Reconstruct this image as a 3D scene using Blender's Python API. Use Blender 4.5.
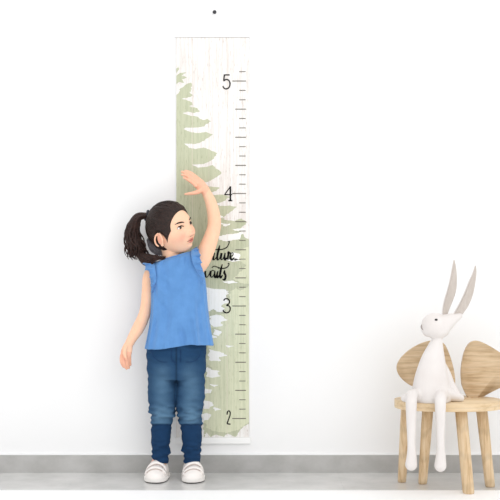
import bpy, bmesh, math, random
import numpy as np
from mathutils import Vector, Matrix, noise
from mathutils.geometry import tessellate_polygon
random.seed(7)
for o in list(bpy.data.objects): bpy.data.objects.remove(o)
S = bpy.context.scene
COL = S.collection

# ---------------------------------------------------------------- camera, light
F, H = 1143.0, 0.777            # focal length in pixels of a 500 px frame, eye height
cam = bpy.data.cameras.new('camera'); cam.sensor_width = 36; cam.lens = 36 * F / 500
camo = bpy.data.objects.new('camera', cam); COL.objects.link(camo)
camo.location = (0, 0, H); camo.rotation_euler = (math.pi / 2, 0, 0); S.camera = camo

w = bpy.data.worlds.new('world'); S.world = w; w.use_nodes = True
bg = w.node_tree.nodes['Background']; bg.inputs[0].default_value = (1.0, 1.0, 1.0, 1); bg.inputs[1].default_value = 1.16

def area(name, loc, target, size, power, col=(1, 1, 1)):
    l = bpy.data.lights.new(name, 'AREA'); l.shape = 'RECTANGLE'; l.size, l.size_y = size
    l.energy = power; l.color = col
    o = bpy.data.objects.new(name, l); COL.objects.link(o); o.location = loc
    o.rotation_euler = (Vector(target) - Vector(loc)).to_track_quat('-Z', 'Y').to_euler()
    return o
area('soft_area_light', (1.3, 0.6, 2.7), (0.0, 4.0, 0.75), (2.8, 2.4), 29)  # unseen large soft light, added to light the scene from upper right

S.view_settings.view_transform = 'Standard'; S.view_settings.look = 'None'
S.view_settings.gamma = 1.0; S.view_settings.use_curve_mapping = False
S.view_settings.exposure = 0.0

# ---------------------------------------------------------------- helpers
def at(px, py, d):
    return Vector(((px - 250) * d / F, d, H - (py - 250) * d / F))
def PX(d): return d / F
def lin(r, g, b, k=1.0):
    f = lambda c: ((c / 255 + 0.055) / 1.055) ** 2.4 if c > 10.3 else c / 255 / 12.92
    return (f(r) * k, f(g) * k, f(b) * k, 1)

class NT:
    def __init__(s, name, col, rough=0.6, spec=0.4):
        s.m = bpy.data.materials.new(name); s.m.use_nodes = True
        s.t = s.m.node_tree; s.b = s.t.nodes['Principled BSDF']
        s.b.inputs['Base Color'].default_value = col
        s.b.inputs['Roughness'].default_value = rough
        s.b.inputs['Specular IOR Level'].default_value = spec
    def n(s, t, **kw):
        x = s.t.nodes.new(t)
        for k, v in kw.items(): setattr(x, k, v)
        return x
    def l(s, a, b): s.t.links.new(a, b)
    def coords(s, scale=(1, 1, 1), rot=(0, 0, 0)):
        tc = s.n('ShaderNodeTexCoord'); mp = s.n('ShaderNodeMapping')
        mp.inputs['Scale'].default_value = scale; mp.inputs['Rotation'].default_value = rot
        s.l(tc.outputs['Object'], mp.inputs['Vector']); return mp.outputs[0]
    def noise(s, vec, scale, detail=4, rough=.5):
        x = s.n('ShaderNodeTexNoise'); x.inputs['Scale'].default_value = scale
        x.inputs['Detail'].default_value = detail; x.inputs['Roughness'].default_value = rough
        s.l(vec, x.inputs['Vector']); return x.outputs['Fac']
    def ramp(s, fac, stops):
        x = s.n('ShaderNodeValToRGB'); e = x.color_ramp.elements
        e[0].position, e[0].color = stops[0]; e[1].position, e[1].color = stops[-1]
        for p, c in stops[1:-1]:
            q = e.new(p); q.color = c
        s.l(fac, x.inputs[0]); return x.outputs[0]
    def mul(s, a, b, f=1.0):
        x = s.n('ShaderNodeMix', data_type='RGBA', blend_type='MULTIPLY'); x.inputs[0].default_value = f
        s.l(a, x.inputs[6]); s.l(b, x.inputs[7]); return x.outputs[2]
    def base(s, c): s.l(c, s.b.inputs['Base Color'])
    def bump(s, h, dist=.001, strength=.5):
        x = s.n('ShaderNodeBump'); x.inputs['Distance'].default_value = dist; x.inputs['Strength'].default_value = strength
        s.l(h, x.inputs['Height']); s.l(x.outputs[0], s.b.inputs['Normal'])

def G(v): return (v, v, v, 1)

def link(name, bm, mat=None, parent=None, smooth=True):
    me = bpy.data.meshes.new(name)
    if isinstance(bm, bpy.types.Mesh): me = bm
    else:
        bmesh.ops.recalc_face_normals(bm, faces=bm.faces[:]); bm.to_mesh(me); bm.free()
    if smooth: me.polygons.foreach_set('use_smooth', [True] * len(me.polygons))
    if mat is not None:
        me.materials.clear()
        for m in (mat if isinstance(mat, (list, tuple)) else [mat]): me.materials.append(m)
    o = bpy.data.objects.new(name, me); COL.objects.link(o)
    if parent: o.parent = parent; o.matrix_parent_inverse = Matrix.Translation(-parent.location)
    return o
def tag(o, label=None, cat=None, group=None, kind=None):
    for k, v in (('label', label), ('category', cat), ('group', group), ('kind', kind)):
        if v: o[k] = v
    return o
def empty(name, loc):
    o = bpy.data.objects.new(name, None); COL.objects.link(o); o.location = loc; o.empty_display_size = .05; return o

def crom(pts, vals, n):
    """Catmull-Rom resample of points and per-point values"""
    P = [Vector(p) for p in pts]; k = len(P)
    if any(isinstance(v, (tuple, list)) for v in vals): vals = [v if isinstance(v, (tuple, list)) else (v, v) for v in vals]
    V = [list(v) if isinstance(v, (tuple, list)) else [v] for v in vals]
    if k == 2:
        out = [(P[0].lerp(P[1], t / (n - 1)), [a + (b - a) * t / (n - 1) for a, b in zip(V[0], V[1])]) for t in range(n)]
    else:
        out = []
        for i in range(n):
            u = i / (n - 1) * (k - 1); j = min(int(u), k - 2); t = u - j
            g = lambda A, q: A[max(0, min(k - 1, q))]
            def c(a, b, cc, d): return 0.5 * ((2 * b) + (-a + cc) * t + (2 * a - 5 * b + 4 * cc - d) * t * t + (-a + 3 * b - 3 * cc + d) * t ** 3)
            p = c(g(P, j - 1), g(P, j), g(P, j + 1), g(P, j + 2))
            v = [c(g(V, j - 1)[m], g(V, j)[m], g(V, j + 1)[m], g(V, j + 2)[m]) for m in range(len(V[0]))]
            out.append((p, v))
    return [o[0] for o in out], [o[1] if len(o[1]) > 1 else o[1][0] for o in out]

def tube(bm, pts, radii, seg=16, n=None, side=None, round_ends=True, caps=True):
    """tapered tube through pts; radii floats or (along side, across) pairs"""
    if n: pts, radii = crom(pts, radii, n)
    else: pts = [Vector(p) for p in pts]
    radii = [(r, r) if not isinstance(r, (tuple, list)) else r for r in radii]
    T = []
    for i in range(len(pts)):
        a = pts[max(0, i - 1)]; b = pts[min(len(pts) - 1, i + 1)]; T.append((b - a).normalized())
    u = Vector(side) if side else (Vector((0, 1, 0)) if abs(T[0].y) < .8 else Vector((1, 0, 0)))
    rings = []
    def ring(c, t, u, ra, rb):
        v = t.cross(u); rings.append([bm.verts.new(c + u * (ra * math.cos(2 * math.pi * k / seg)) + v * (rb * math.sin(2 * math.pi * k / seg))) for k in range(seg)])
    m = len(pts)
    for i in range(m):
        if side: u = Vector(side)
        u = (u - T[i] * u.dot(T[i])).normalized()
        ra, rb = radii[i]
        if i == 0 and round_ends:
            for a in (80, 60, 40, 20):
                A = math.radians(a); ring(pts[0] - T[0] * min(ra, rb) * math.sin(A), T[0], u, ra * math.cos(A), rb * math.cos(A))
        ring(pts[i], T[i], u, ra, rb)
        if i == m - 1 and round_ends:
            for a in (20, 40, 60, 80):
                A = math.radians(a); ring(pts[-1] + T[-1] * min(ra, rb) * math.sin(A), T[-1], u, ra * math.cos(A), rb * math.cos(A))
    loft(bm, rings, caps)
def loft(bm, rings, caps=True):
    s = len(rings[0])
    for a, b in zip(rings, rings[1:]):
        for k in range(s): bm.faces.new((a[k], a[(k + 1) % s], b[(k + 1) % s], b[k]))
    if caps:
        bm.faces.new(rings[0][::-1]); bm.faces.new(rings[-1])
def ellipsoid(bm, c, r, rot=None, u=24, v=14):
    M = Matrix.Translation(c) @ (rot.to_4x4() if rot else Matrix.Identity(4)) @ Matrix.Diagonal((r[0], r[1], r[2], 1))
    bmesh.ops.create_uvsphere(bm, u_segments=u, v_segments=v, radius=1, matrix=M)
def box(bm, lo, hi, bevel=0):
    c = [(a + b) / 2 for a, b in zip(lo, hi)]; sz = [b - a for a, b in zip(lo, hi)]
    r = bmesh.ops.create_cube(bm, size=1, matrix=Matrix.Translation(c) @ Matrix.Diagonal((*sz, 1)))
    if bevel:
        es = list({e for v in r['verts'] for e in v.link_edges})
        bmesh.ops.bevel(bm, geom=es, offset=bevel, segments=3, affect='EDGES', profile=.5)
def prism(bm, pts, dirv, bevel=0):
    """closed outline pts (3D, planar) extruded by dirv"""
    a = [bm.verts.new(p) for p in pts]; b = [bm.verts.new(Vector(p) + Vector(dirv)) for p in pts]
    n = len(a)
    f0 = bm.faces.new(a); f1 = bm.faces.new(b[::-1])
    for k in range(n): bm.faces.new((a[k], b[k], b[(k + 1) % n], a[(k + 1) % n]))
    if bevel:
        es = [e for e in list(f0.edges) + list(f1.edges)]
        bmesh.ops.bevel(bm, geom=es, offset=bevel, segments=3, affect='EDGES', profile=.5)
def voxel(bm, size, smooth_it=4):
    me = bpy.data.meshes.new('tmp'); bm.to_mesh(me); bm.free()
    o = bpy.data.objects.new('tmp', me); COL.objects.link(o)
    m = o.modifiers.new('r', 'REMESH'); m.mode = 'VOXEL'; m.voxel_size = size; m.use_smooth_shade = True
    if smooth_it:
        q = o.modifiers.new('s', 'SMOOTH'); q.factor = .5; q.iterations = smooth_it
    dg = bpy.context.evaluated_depsgraph_get()
    out = bpy.data.meshes.new_from_object(o.evaluated_get(dg))
    bpy.data.objects.remove(o); bpy.data.meshes.remove(me)
    return out
def getco(me):
    a = np.empty(len(me.vertices) * 3); me.vertices.foreach_get('co', a); return a.reshape(-1, 3)
def setco(me, a): me.vertices.foreach_set('co', a.ravel()); me.update()
def setattr_col(me, name, cols):
    at_ = me.attributes.new(name, 'FLOAT_COLOR', 'POINT')
    c = np.ones((len(me.vertices), 4)); c[:, :3] = cols; at_.data.foreach_set('color', c.ravel())
def vnormals(me):
    a = np.empty(len(me.vertices) * 3); me.vertices.foreach_get('normal', a); return a.reshape(-1, 3)

# ---------------------------------------------------------------- setting materials
m_wall = NT('white_wall_paint', (0.90, 0.90, 0.90, 1), .85, .2)
v = m_wall.coords((1, 1, 1)); m_wall.base(m_wall.ramp(m_wall.noise(v, 3, 3), [(.3, (0.885, 0.887, 0.89, 1)), (.7, (0.90, 0.90, 0.90, 1))]))
m_wall.bump(m_wall.noise(v, 160, 3), .0004, .15)
def stone(name, c0, c1, rough):
    m = NT(name, c0, rough, .5); v = m.coords((1, 1, 1.5))
    a = m.ramp(m.noise(v, 9, 6, .62), [(.34, c0), (.62, c1)])
    b = m.ramp(m.noise(v, 2.1, 2, .5), [(.38, G(.90)), (.62, G(1.0))])
    m.base(m.mul(a, b)); return m
m_skirt = stone('grey_stone_skirting', lin(174, 173, 170), lin(190, 189, 187), .45)
m_stone = stone('polished_grey_stone_floor', lin(204, 203, 201), lin(220, 219, 217), .14)
m_white = NT('white_floor_paint', (0.95, 0.95, 0.95, 1), .6, .3)
m_white.bump(m_white.noise(m_white.coords(), 90, 2), .0003, .1)
m_grout = NT('grout', lin(170, 169, 166), .8)

WALL = 4.0
bm = bmesh.new(); box(bm, (-3.2, WALL, -.02), (3.2, WALL + .12, 2.9)); tag(link('wall_back', bm, m_wall.m, smooth=False), kind='structure')
# skirting of long stone tiles
bm = bmesh.new()
zt = at(0, 455.3, WALL - .012).z
for i in range(-3, 4):
    x0 = -0.455 + i * 0.9
    box(bm, (x0 + .0001, WALL - .012, 0.0), (x0 + .8999, WALL, zt), .0001)
tag(link('baseboard_back', bm, m_skirt.m, smooth=False), kind='structure')
bm = bmesh.new(); box(bm, (-3.2, WALL - .010, zt), (3.2, WALL, zt + .0035), .001)
tag(link('trim_1', bm, m_wall.m, smooth=False), kind='structure')
# polished stone strip of floor, tiles
EDGE = at(0, 490.3, 3.7).y
EDGE = 888.1 / (490.3 - 250)
bm = bmesh.new()
for i in range(-3, 4):
    x0 = -0.595 + i * 0.9
    box(bm, (x0 + .0001, EDGE, -.02), (x0 + .8999, WALL, 0), .0001)
tag(link('floor', bm, m_stone.m, smooth=False), kind='structure')
bm = bmesh.new(); box(bm, (-3.2, -1.0, -.02), (3.2, EDGE, 0))
tag(link('floor_front', bm, m_white.m, smooth=False), kind='structure')

# ---------------------------------------------------------------- growth chart
CH = WALL - .006     # front face of the panel
def planks(name, c_hi, c_lo, streak):
    m = NT(name, c_hi, .7, .2)
    v1 = m.coords((1, 1, .035)); v2 = m.coords((1, 1, .10))
    a = m.ramp(m.noise(v1, 150, 5, .6), [(.40, c_lo), (.56, c_hi)])
    b = m.ramp(m.noise(v2, 420, 3, .6), [(.30, streak), (.42, G(1))])
    c = m.ramp(m.noise(m.coords((1, 1, .5)), 14, 3), [(.40, G(1)), (.62, G(.97))])
    m.base(m.mul(m.mul(a, b, .55), c)); return m
m_panel = planks('whitewashed_planks_print', lin(251, 249, 246, .92), lin(241, 235, 230, .90), lin(196, 178, 166))
m_green = planks('sage_green_print', lin(204, 207, 180, .95), lin(192, 197, 168, .95), lin(192, 198, 172))
m_green2 = planks('pale_sage_green_print', lin(222, 224, 196, .98), lin(210, 214, 184, .98), lin(206, 210, 184))
m_ink = NT('black_ink', lin(28, 28, 28), .7, .2)
m_ink.base(m_ink.ramp(m_ink.noise(m_ink.coords(), 300, 2), [(.3, lin(12, 12, 12)), (.7, lin(20, 20, 20))]))
m_tick = NT('grey_brown_ink', lin(112, 108, 100), .7, .2)
m_plank = NT('plank_joint_ink', lin(222, 212, 200), .8, .2)
chart = empty('growth_chart', at(212.5, 437, CH))
tag(chart, 'tall hanging growth chart with pale green pine trees and foot numbers on whitewashed planks', 'growth chart')
c = lambda x, y, dd=0: at(x, y, CH - dd)
bm = bmesh.new(); a = c(176.2, 437.3); b = c(249.2, 37.5); box(bm, (a.x, CH, a.z), (b.x, CH + .0035, b.z), .0004)
link('panel', bm, m_panel.m, chart, False)
def rag(poly, amp=.6, step=1.3, seed=0):
    rnd = random.Random(seed); out = []
    for i in range(len(poly)):
        (x0, y0), (x1, y1) = poly[i], poly[(i + 1) % len(poly)]
        L = math.hypot(x1 - x0, y1 - y0); n = max(1, int(L / step))
        straight = (x0 == x1 and x0 < 177) or (x0 == x1 and x0 > 248)
        for k in range(n):
            t = k / n; x = x0 + (x1 - x0) * t; y = y0 + (y1 - y0) * t
            if not straight and k > 0:
                x += rnd.uniform(-amp, amp) * 1.7 * min(1, L / 4); y += rnd.uniform(-amp, amp) * .35
            out.append((min(249.0, max(176.4, x)), y))
    return out
def printed(name, polys, off, mat, amp=.6, thick=.0002):
    bm = bmesh.new()
    for s, p in enumerate(polys):
        pts = [c(x, y, off) for x, y in rag(p, amp, seed=s + 5)]
        fr = [bm.verts.new(q + Vector((0, -thick, 0))) for q in pts]; bk = [bm.verts.new(q) for q in pts]
        for t in tessellate_polygon([[Vector((q.x, q.z, 0)) for q in pts]]):
            A = (fr[t[1]].co - fr[t[0]].co).cross(fr[t[2]].co - fr[t[0]].co)
            if A.length < 1e-12: continue
            t = t if A.y < 0 else t[::-1]
            try: bm.faces.new([fr[k] for k in t])
            except ValueError: pass
        n = len(pts)
        for k in range(n): bm.faces.new((fr[k], fr[(k + 1) % n], bk[(k + 1) % n], bk[k]))
    me = bpy.data.meshes.new(name); bm.to_mesh(me); bm.free()
    return link(name, me, mat, chart, False)
tree = [(176.4,95),(179,92),(181,88),(186,84.5),(191,82.5),(192,89),(189.5,92),(193,95.5),(187,98),(182,98.5),(190,101.5),(193,105),(189,106),(197,108),(200,111),(195,113),
 (187,111.5),(183,113.5),(190,115.5),(197,116.5),(203,120),(207,118.5),(211,121.5),(206,124),(204,126.5),(196,127.5),(186,127.5),(183.5,129),(190,132),(198,133),(206,132),(213,134.5),(208,138),(204,141),
 (196,144),(184,143.5),(189,148),(196,149),(203,147.5),(210,150),(217.5,153),(214,158),(211,160.5),(204,164),(192,164.5),(197,167.5),(206,167),(213,165),(217,169),(221.5,173),(217,177),(211,180.5),
 (203,183.5),(207,186),(219.5,187.5),(216.5,191),(208,193),(214,195),(222,194.5),(230,197),(224,201),(216,204),(220,206),(230,205.5),(237,207),(232,211),(226,215),(222,218),(226,220),(234,221),
 (242,218.5),(247.5,222),(243,226),(240,231),(244,236),(249,240),(249,437),(249,424),(243,427),(239,432),(235,437),(228,433.5),(224,437),(216,434.5),(210,437),(206,432),(204,437),(203,412),(176.4,404)]
tree = [p for i, p in enumerate(tree) if p != (249,437)]
sprigs = [[(176.4,68.5),(179.3,65.5),(179,69.5),(176.4,73.5)],
          [(176.4,76),(180,73),(186.5,72.5),(181.5,75.5),(187,78),(182,79.5),(184,83),(179,82),(176.4,84.5)]]
printed('tree_print', [tree] + sprigs, .0001, m_green.m)
# second, paler tree whose boughs reach in from the right
pale = [[(249,285.5),(240,291),(236,287),(229,294),(231,299),(222,306),(226,313),(214,318),(210,327),(222,330),(214,337),(206,345),(212,350),(205,362),(212,368),(204,380),(204,398),(202,410),(206,428),(214,431),(226,433),(238,430),(249,422)],
        [(249,246),(241,250),(238,258),(246,266),(238,274),(233,279),(241,283),(249,284)]]
printed('pale_tree_print', pale, .0004, m_green2.m, .8)
white = [[(218,236),(226,234.5),(236,233.5),(243,231.5),(241,236),(240,239),(232,240.5),(226,241.5),(219,240)],
 [(216,214),(223,216),(221,218),(216,217)],
 [(232,252),(239,253.5),(239.5,259),(236,261),(232,258)],
 [(206,287),(214,289),(222,289),(229,291),(226,296),(228,303),(222,305),(225,311),(219,312),(214,309),(207,312),(206,300)],
 [(210,316),(216,314),(224,317),(228,320),(221,322),(222,326),(214,327),(210,323)],
 [(214,329),(221,331),(219,336),(213,334)],
 [(209,349),(216,351),(224,353),(227,356),(219,357),(221,361),(211,361),(208,356)],
 [(207,367),(213,370),(220,371),(218,374),(221,376),(213,378),(206,376)],
 [(203,388),(212,390),(211,393),(203,394)],
 [(202,400),(209,401),(214,405),(209,409),(203,409)],
 [(202,414),(207,412),(211,416),(208,420),(203,421)]]
m_gap = planks('bare_whitewash', lin(253, 253, 250, .99), lin(250, 250, 246, .98), lin(235, 234, 226))
white += [[(226,259.5),(236,258.5),(241,260.5),(233,262)], [(222,281.5),(231,280.5),(238,282.5),(229,283.8)], [(206,333),(212,334),(217,338),(208,337.5)], [(210,384),(218,385),(214,387)], [(214,407),(221,409),(215,411)], [(226,345),(234,346),(228,347.6)], [(219,222.5),(227,224),(233,223),(226,226.5)], [(232,229),(243,228),(247,230),(238,231.4)]]
for i, wp in enumerate(white): printed('whitewash_gap', [wp], .0007, m_gap.m, .9)
# plank joints (thin printed lines)
bm = bmesh.new()
for x in (192.2, 208.8, 227.0):
    p = c(x, 436, .0011); q = c(x + .3, 38.5, .0011)
    box(bm, (p.x, p.y - .00005, p.z), (q.x, p.y, q.z))
link('plank_joint', bm, m_plank.m, chart, False)
for k in range(-1, 37):
    y = 81 + k * 9.375
    x0, x1 = (232.3, 246) if k % 12 == 0 else ((235.3, 246) if k % 3 == 0 else (239.2, 245.6))
    hw = .42 if k % 3 == 0 else .36
    p = c(x0, y + hw, .0012); q = c(x1, y - hw, .0012)
    bm = bmesh.new(); box(bm, (p.x, p.y - .0001, p.z), (q.x, p.y, q.z)); link('inch_mark', bm, m_tick.m, chart, False)
def ribbon(bm, pts, wd, n=28, off=.0013, slant=0):
    """flat pen stroke in panel pixels; wd = stroke width(s) in pixels"""
    if not isinstance(wd, (list, tuple)): wd = [wd] * len(pts)
    P, W = crom([Vector((x, y, 0)) for x, y in pts], list(wd), n)
    L = []; R_ = []
    for i in range(n):
        t = (P[min(n - 1, i + 1)] - P[max(0, i - 1)]).normalized(); nn = Vector((-t.y, t.x, 0)) * W[i] * .5
        L.append(c(*(P[i] + nn).xy, off)); R_.append(c(*(P[i] - nn).xy, off))
    d = Vector((0, -.00015, 0))
    vl = [bm.verts.new(p) for p in L]; vr = [bm.verts.new(p) for p in R_]
    vl2 = [bm.verts.new(p + d) for p in L]; vr2 = [bm.verts.new(p + d) for p in R_]
    for i in range(n - 1):
        for A, B in ((vl, vr), (vr2, vl2), (vl2, vl), (vr, vr2)):
            bm.faces.new((A[i], B[i], B[i + 1], A[i + 1]))
    bm.faces.new((vl[0], vl2[0], vr2[0], vr[0])); bm.faces.new((vl[-1], vr[-1], vr2[-1], vl2[-1]))
def strokes(name, ss, mat, label=None):
    bm = bmesh.new()
    for i, (pts, wd) in enumerate(ss): ribbon(bm, pts, wd, 3 if len(pts) == 2 else 30, .0013 + i * .00002)
    o = link(name, bm, mat, chart, False)
    if label: o['label'] = label
W_ = 1.25
strokes('numeral', [([(229.6,74.9),(224.4,74.9)], W_), ([(224.4,74.4),(223.7,81)], W_), ([(223.6,81),(226.3,79.4),(229,80.6),(230,84),(229,87.4),(226.3,88.9),(223.9,88),(222.9,86)], W_)], m_ink.m, 'black numeral 5')
strokes('numeral', [([(230.6,186.3),(224.6,194.6)], 1.0), ([(224.4,194.6),(232.2,194.6)], 1.0), ([(230.4,186.3),(230.4,200.6)], 1.6), ([(228.4,200.6),(232.4,200.6)], 1.2)], m_ink.m, 'black numeral 4 with serif')
strokes('numeral', [([(223.6,300.6),(225.0,299),(227.4,298.8),(229.3,300.4),(229.1,303.4),(226.6,305.2)], W_), ([(226.2,305.2),(229.4,306.3),(230.2,309.4),(228.6,312.2),(225.8,312.8),(223.7,311.4),(223.1,309.8)], W_)], m_ink.m, 'black numeral 3')
strokes('numeral', [([(227.1,414.6),(227.5,411.8),(229.1,410.9),(230.2,412.6),(230,415.4),(228.6,419.4),(227,423.6)], 1.2), ([(226.9,423.7),(230.6,424.2)], 1.3)], m_ink.m, 'narrow black numeral 2')
# brush script "nature / awaits"
T1, T2 = .9, 2.1
def lett(ss):
    for i, s_ in enumerate(ss): strokes('letter_stroke', [s_], m_ink.m)
lett([
 ([(192.5,253),(193,259),(193.4,260),(194.6,253),(196,259.5),(197,257)], [T2,T2,T1,T1,T2,T1]),                                  # N
 ([(200.2,253.4),(197.4,252.8),(196,257),(197.6,259.6),(200,257),(201,252.8),(200.8,258),(202,259.6),(204.6,256.5)], [T1,T1,T2,T1,T1,T1,T2,T2,T1]),  # a
 ([(214.8,252.8),(213.4,256.3),(213.3,259.2),(214.6,259.6),(216.4,257)], [T1,T2,T2,T1,T1]),
 ([(219.8,245.3),(218.6,250),(217.3,255.8),(217.4,259.4),(219,259.2),(220.2,256.5)], [T1,T2,T2,T2,T1,T1]),                    # t stem
 ([(214.6,249.4),(218,249.6),(222.5,249.3),(226.4,247.6),(228.5,244.6),(229.4,241.6),(228.2,241.4)], [T1,1.1,1.0,1.1,T1,T1,T1]), # flying cross bar
 ([(221.7,253),(220.8,257.4),(221.6,259.8),(223.6,257.6),(225,253)], [T2,T2,T1,T1,T1]),
 ([(225.2,252.8),(224.5,257.5),(225.2,259.7),(226.6,257.6)], [T1,T2,T2,T1]),                                                 # u
 ([(227.4,253.4),(228.6,252.2),(228.4,254.2),(227.4,259.6)], [T1,T2,T2,T2]), ([(228,256),(229.4,253),(230.8,253.4)], [T1,T1,T2]),  # r
 ([(230.4,257),(233,255),(232.8,252.8),(231.2,253.6),(230.3,257.3),(231.8,259.8),(234.4,257.6)], [T1,T1,T1,T1,T2,T2,T1]),       # e
])
lett([
 ([(190,271),(187.6,277),(190,278),(192.4,272),(192,278),(194,276)], [T1,T2,T1,T1,T2,T1]),
 ([(201.4,270.6),(200.8,276),(202.4,277.4),(204.4,274.5),(205.6,271)], [T2,T2,T1,T1,T2]),
 ([(205.6,271),(205.4,275.8),(207,277.2),(209.2,274),(210.2,270.6)], [T1,T2,T1,T1,T1]),                                      # w
 ([(214.4,271),(211.8,270.6),(210.4,274.6),(211.6,277.3),(213.8,275),(214.9,270.8),(214.5,275.6),(215.4,277.4),(217.2,274.8)], [T1,T1,T2,T1,T1,T1,T2,T2,T1]),  # a
 ([(218,271),(217,275),(217.6,277.4),(219.4,275)], [T1,T2,T2,T1]), ([(218.6,268),(218.3,268.5)], [1.3,1.3]),                   # i
 ([(222.3,264.2),(220.8,270),(219.9,275.4),(220.8,277.6),(222.6,275)], [T1,T2,T2,T2,T1]),                                      # t
 ([(211.8,267.8),(214,266.2),(217,267),(221,268.4),(226,267.8),(228.6,265.6),(229,263.4),(227.8,263.8)], [T1,T1,.9,1.1,1.1,T1,T1,T1]),
 ([(223.4,273.6),(224.8,270.2),(224.4,272.5),(225.6,276),(224.6,279.6),(222.4,279.2)], [T1,T1,T2,T2,T2,T1]),                  # s
])
m_rail = NT('white_painted_rail', (0.95, 0.95, 0.94, 1), .6, .3)
m_rail.bump(m_rail.noise(m_rail.coords((.1, 1, 1)), 200, 3), .0003, .2)
for y0, y1 in ((37.3, 31.6), (443.5, 437.4)):
    bm = bmesh.new(); a = c(174.4, y0); b = c(250.6, y1); box(bm, (a.x, CH - .006, a.z), (b.x, CH + .005, b.z), .0015)
    link('hanger_rail', bm, m_rail.m, chart, False)
m_cord = NT('white_cord', (0.93, 0.93, 0.92, 1), .8, .2)
m_cord.bump(m_cord.noise(m_cord.coords(), 900, 2), .0004, .5)
nx, ny = 214.6, 13.4
bm = bmesh.new()
for x in (182, 245):
    p = c(x, 32.5); tube(bm, [p, c(nx, ny + .2, .001)], [.0008, .0008], 8, 6)
link('cord', bm, m_cord.m, chart)
m_nail = NT('dark_nail', lin(52, 52, 56), .45, .5); m_nail.b.inputs['Metallic'].default_value = .3
m_nail.bump(m_nail.noise(m_nail.coords(), 400, 2), .0003, .3)
bm = bmesh.new(); p = c(nx, ny - 1.0); p.y = WALL
tube(bm, [p, p + Vector((0, -.011, 0))], [.0014, .0014], 12, round_ends=False)
q = p + Vector((0, -.011, 0)); tube(bm, [q, q + Vector((0, -.001, 0)), q + Vector((0, -.0025, 0))], [.0066, .0068, .0040], 20, round_ends=False)
tag(link('nail', bm, m_nail.m), 'small dark nail in the white wall above the growth chart', 'nail')

# ---------------------------------------------------------------- stool
def wood(name, c0, c1, c2, sc=(.12, 1, 1)):
    m = NT(name, c0, .5, .35)
    v = m.coords(sc); n = m.noise(v, 95, 5, .6)
    a = m.ramp(n, [(.30, c2), (.47, c1), (.66, c0)])
    wv = m.n('ShaderNodeTexWave', wave_type='BANDS', bands_direction='Z'); wv.inputs['Scale'].default_value = 17
    wv.inputs['Distortion'].default_value = 5; wv.inputs['Detail'].default_value = 3; wv.inputs['Detail Scale'].default_value = .8
    m.l(m.coords((.22, 1, 1)) if sc[0] < 1 else m.coords((1, 1, .2)), wv.inputs['Vector'])
    b = m.ramp(wv.outputs['Fac'], [(.0, G(.86)), (.22, G(1))])
    m.base(m.mul(a, b, .75)); m.bump(n, .0004, .25); return m
m_plate = wood('oiled_ash_wood', lin(216, 190, 156, .95), lin(204, 176, 140, .95), lin(182, 152, 114, .95))
m_seat = wood('pale_birch_seat_wood', lin(232, 208, 174, .95), lin(224, 198, 160, .95), lin(208, 180, 140, .95))
m_leg = wood('birch_leg_wood', lin(230, 206, 172, .95), lin(218, 190, 152, .95), lin(192, 160, 120, .95), (1, 1, .08))
SX = at(447.5, 400, 3.72).x
seat_t = at(0, 404.3, 3.60).z; seat_b = at(0, 412.2, 3.60).z
stool = empty('stool', (SX, 3.71, 0))
tag(stool, 'small light wood stool with two rounded ear-like back panels carrying the white rabbit', 'stool')
def sellipse(cx, cy, a, b, n=72, e=2.3):
    out = []
    for k in range(n):
        t = 2 * math.pi * k / n; ct, st = math.cos(t), math.sin(t)
        out.append((cx + a * math.copysign(abs(ct) ** (2 / e), ct), cy + b * math.copysign(abs(st) ** (2 / e), st)))
    return out
bm = bmesh.new()
prism(bm, [Vector((x, y, seat_b)) for x, y in sellipse(SX + .001, 3.715, .1735, .112)], (0, 0, seat_t - seat_b), .004)
link('seat', bm, m_seat.m, stool)
def leg(tx, td, bx, by, r0, r1, xs=0):
    d = 888.1 / (by - 250)                     # floor depth under the foot
    if xs: d = xs
    top = Vector(((tx - 250) * td / F, td, seat_b + .012)); bot = Vector(((bx - 250) * d / F, d, 0.0))
    bm = bmesh.new(); ax = (bot - top)
    P = [top, top + ax * .5, bot]; 
    rings = []
    seg = 24
    for i, (t, r) in enumerate(((0, r0), (.3, r0 * .99), (.6, (r0 + r1) / 2), (.96, r1), (.985, r1 * .98), (1.0, r1 * .88))):
        cc = top + ax * t
        rings.append([bm.verts.new((cc.x + r * math.cos(2 * math.pi * k / seg), cc.y + r * math.sin(2 * math.pi * k / seg), cc.z)) for k in range(seg)])
    loft(bm, rings); link('leg', bm, m_leg.m, stool)
q = PX(3.7)
leg(407, 3.785, 401.8, 482, 5.6 * q, 4.4 * q)
leg(428.3, 3.76, 422.6, 482, 5.7 * q, 4.6 * q, 3.80)
leg(460.5, 3.67, 468.6, 493.3, 6.0 * q, 5.8 * q)
leg(480.8, 3.74, 490.2, 486.6, 5.8 * q, 5.0 * q)
plate = [(462,385),(461.2,375),(461.8,365),(464,354),(467.5,346),(472,341.8),(478,341),(485,343.5),(493,348),(501,353),(509,358.5),(515.5,364.5),(517.6,371),(515,378),(508,384),(498,389),(489,393.5),(482,398),(478.5,401.5),(471,401.5),(467.5,397),(464.5,391)]
plate_b = [(455.3,384),(454.8,375),(452.3,363),(448.2,351),(444,343.5),(438,340.5),(430,341),(422,343.3),(414,347.3),(407,352.3),(401,358.3),(397.8,363.8),(397,369),(398.5,374),(402,379),(408,384),(416,388),(424,392),(432,397),(436,401.5),(444,401.5),(449,397),(453,391)]
def backpanel(mir):
    pts = plate_b if mir else plate
    P, _ = crom([Vector((x, y, 0)) for x, y in pts + pts[:1]], [0] * (len(pts) + 1), 90)
    D = 3.775; a = [at(p.x, p.y, D) for p in P[:-1]]
    for p in a: p.z = max(p.z, seat_t - .001)
    bm = bmesh.new(); prism(bm, a, (0, .015, 0), .003); link('back_panel', bm, m_plate.m, stool)
backpanel(False); backpanel(True)

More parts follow.
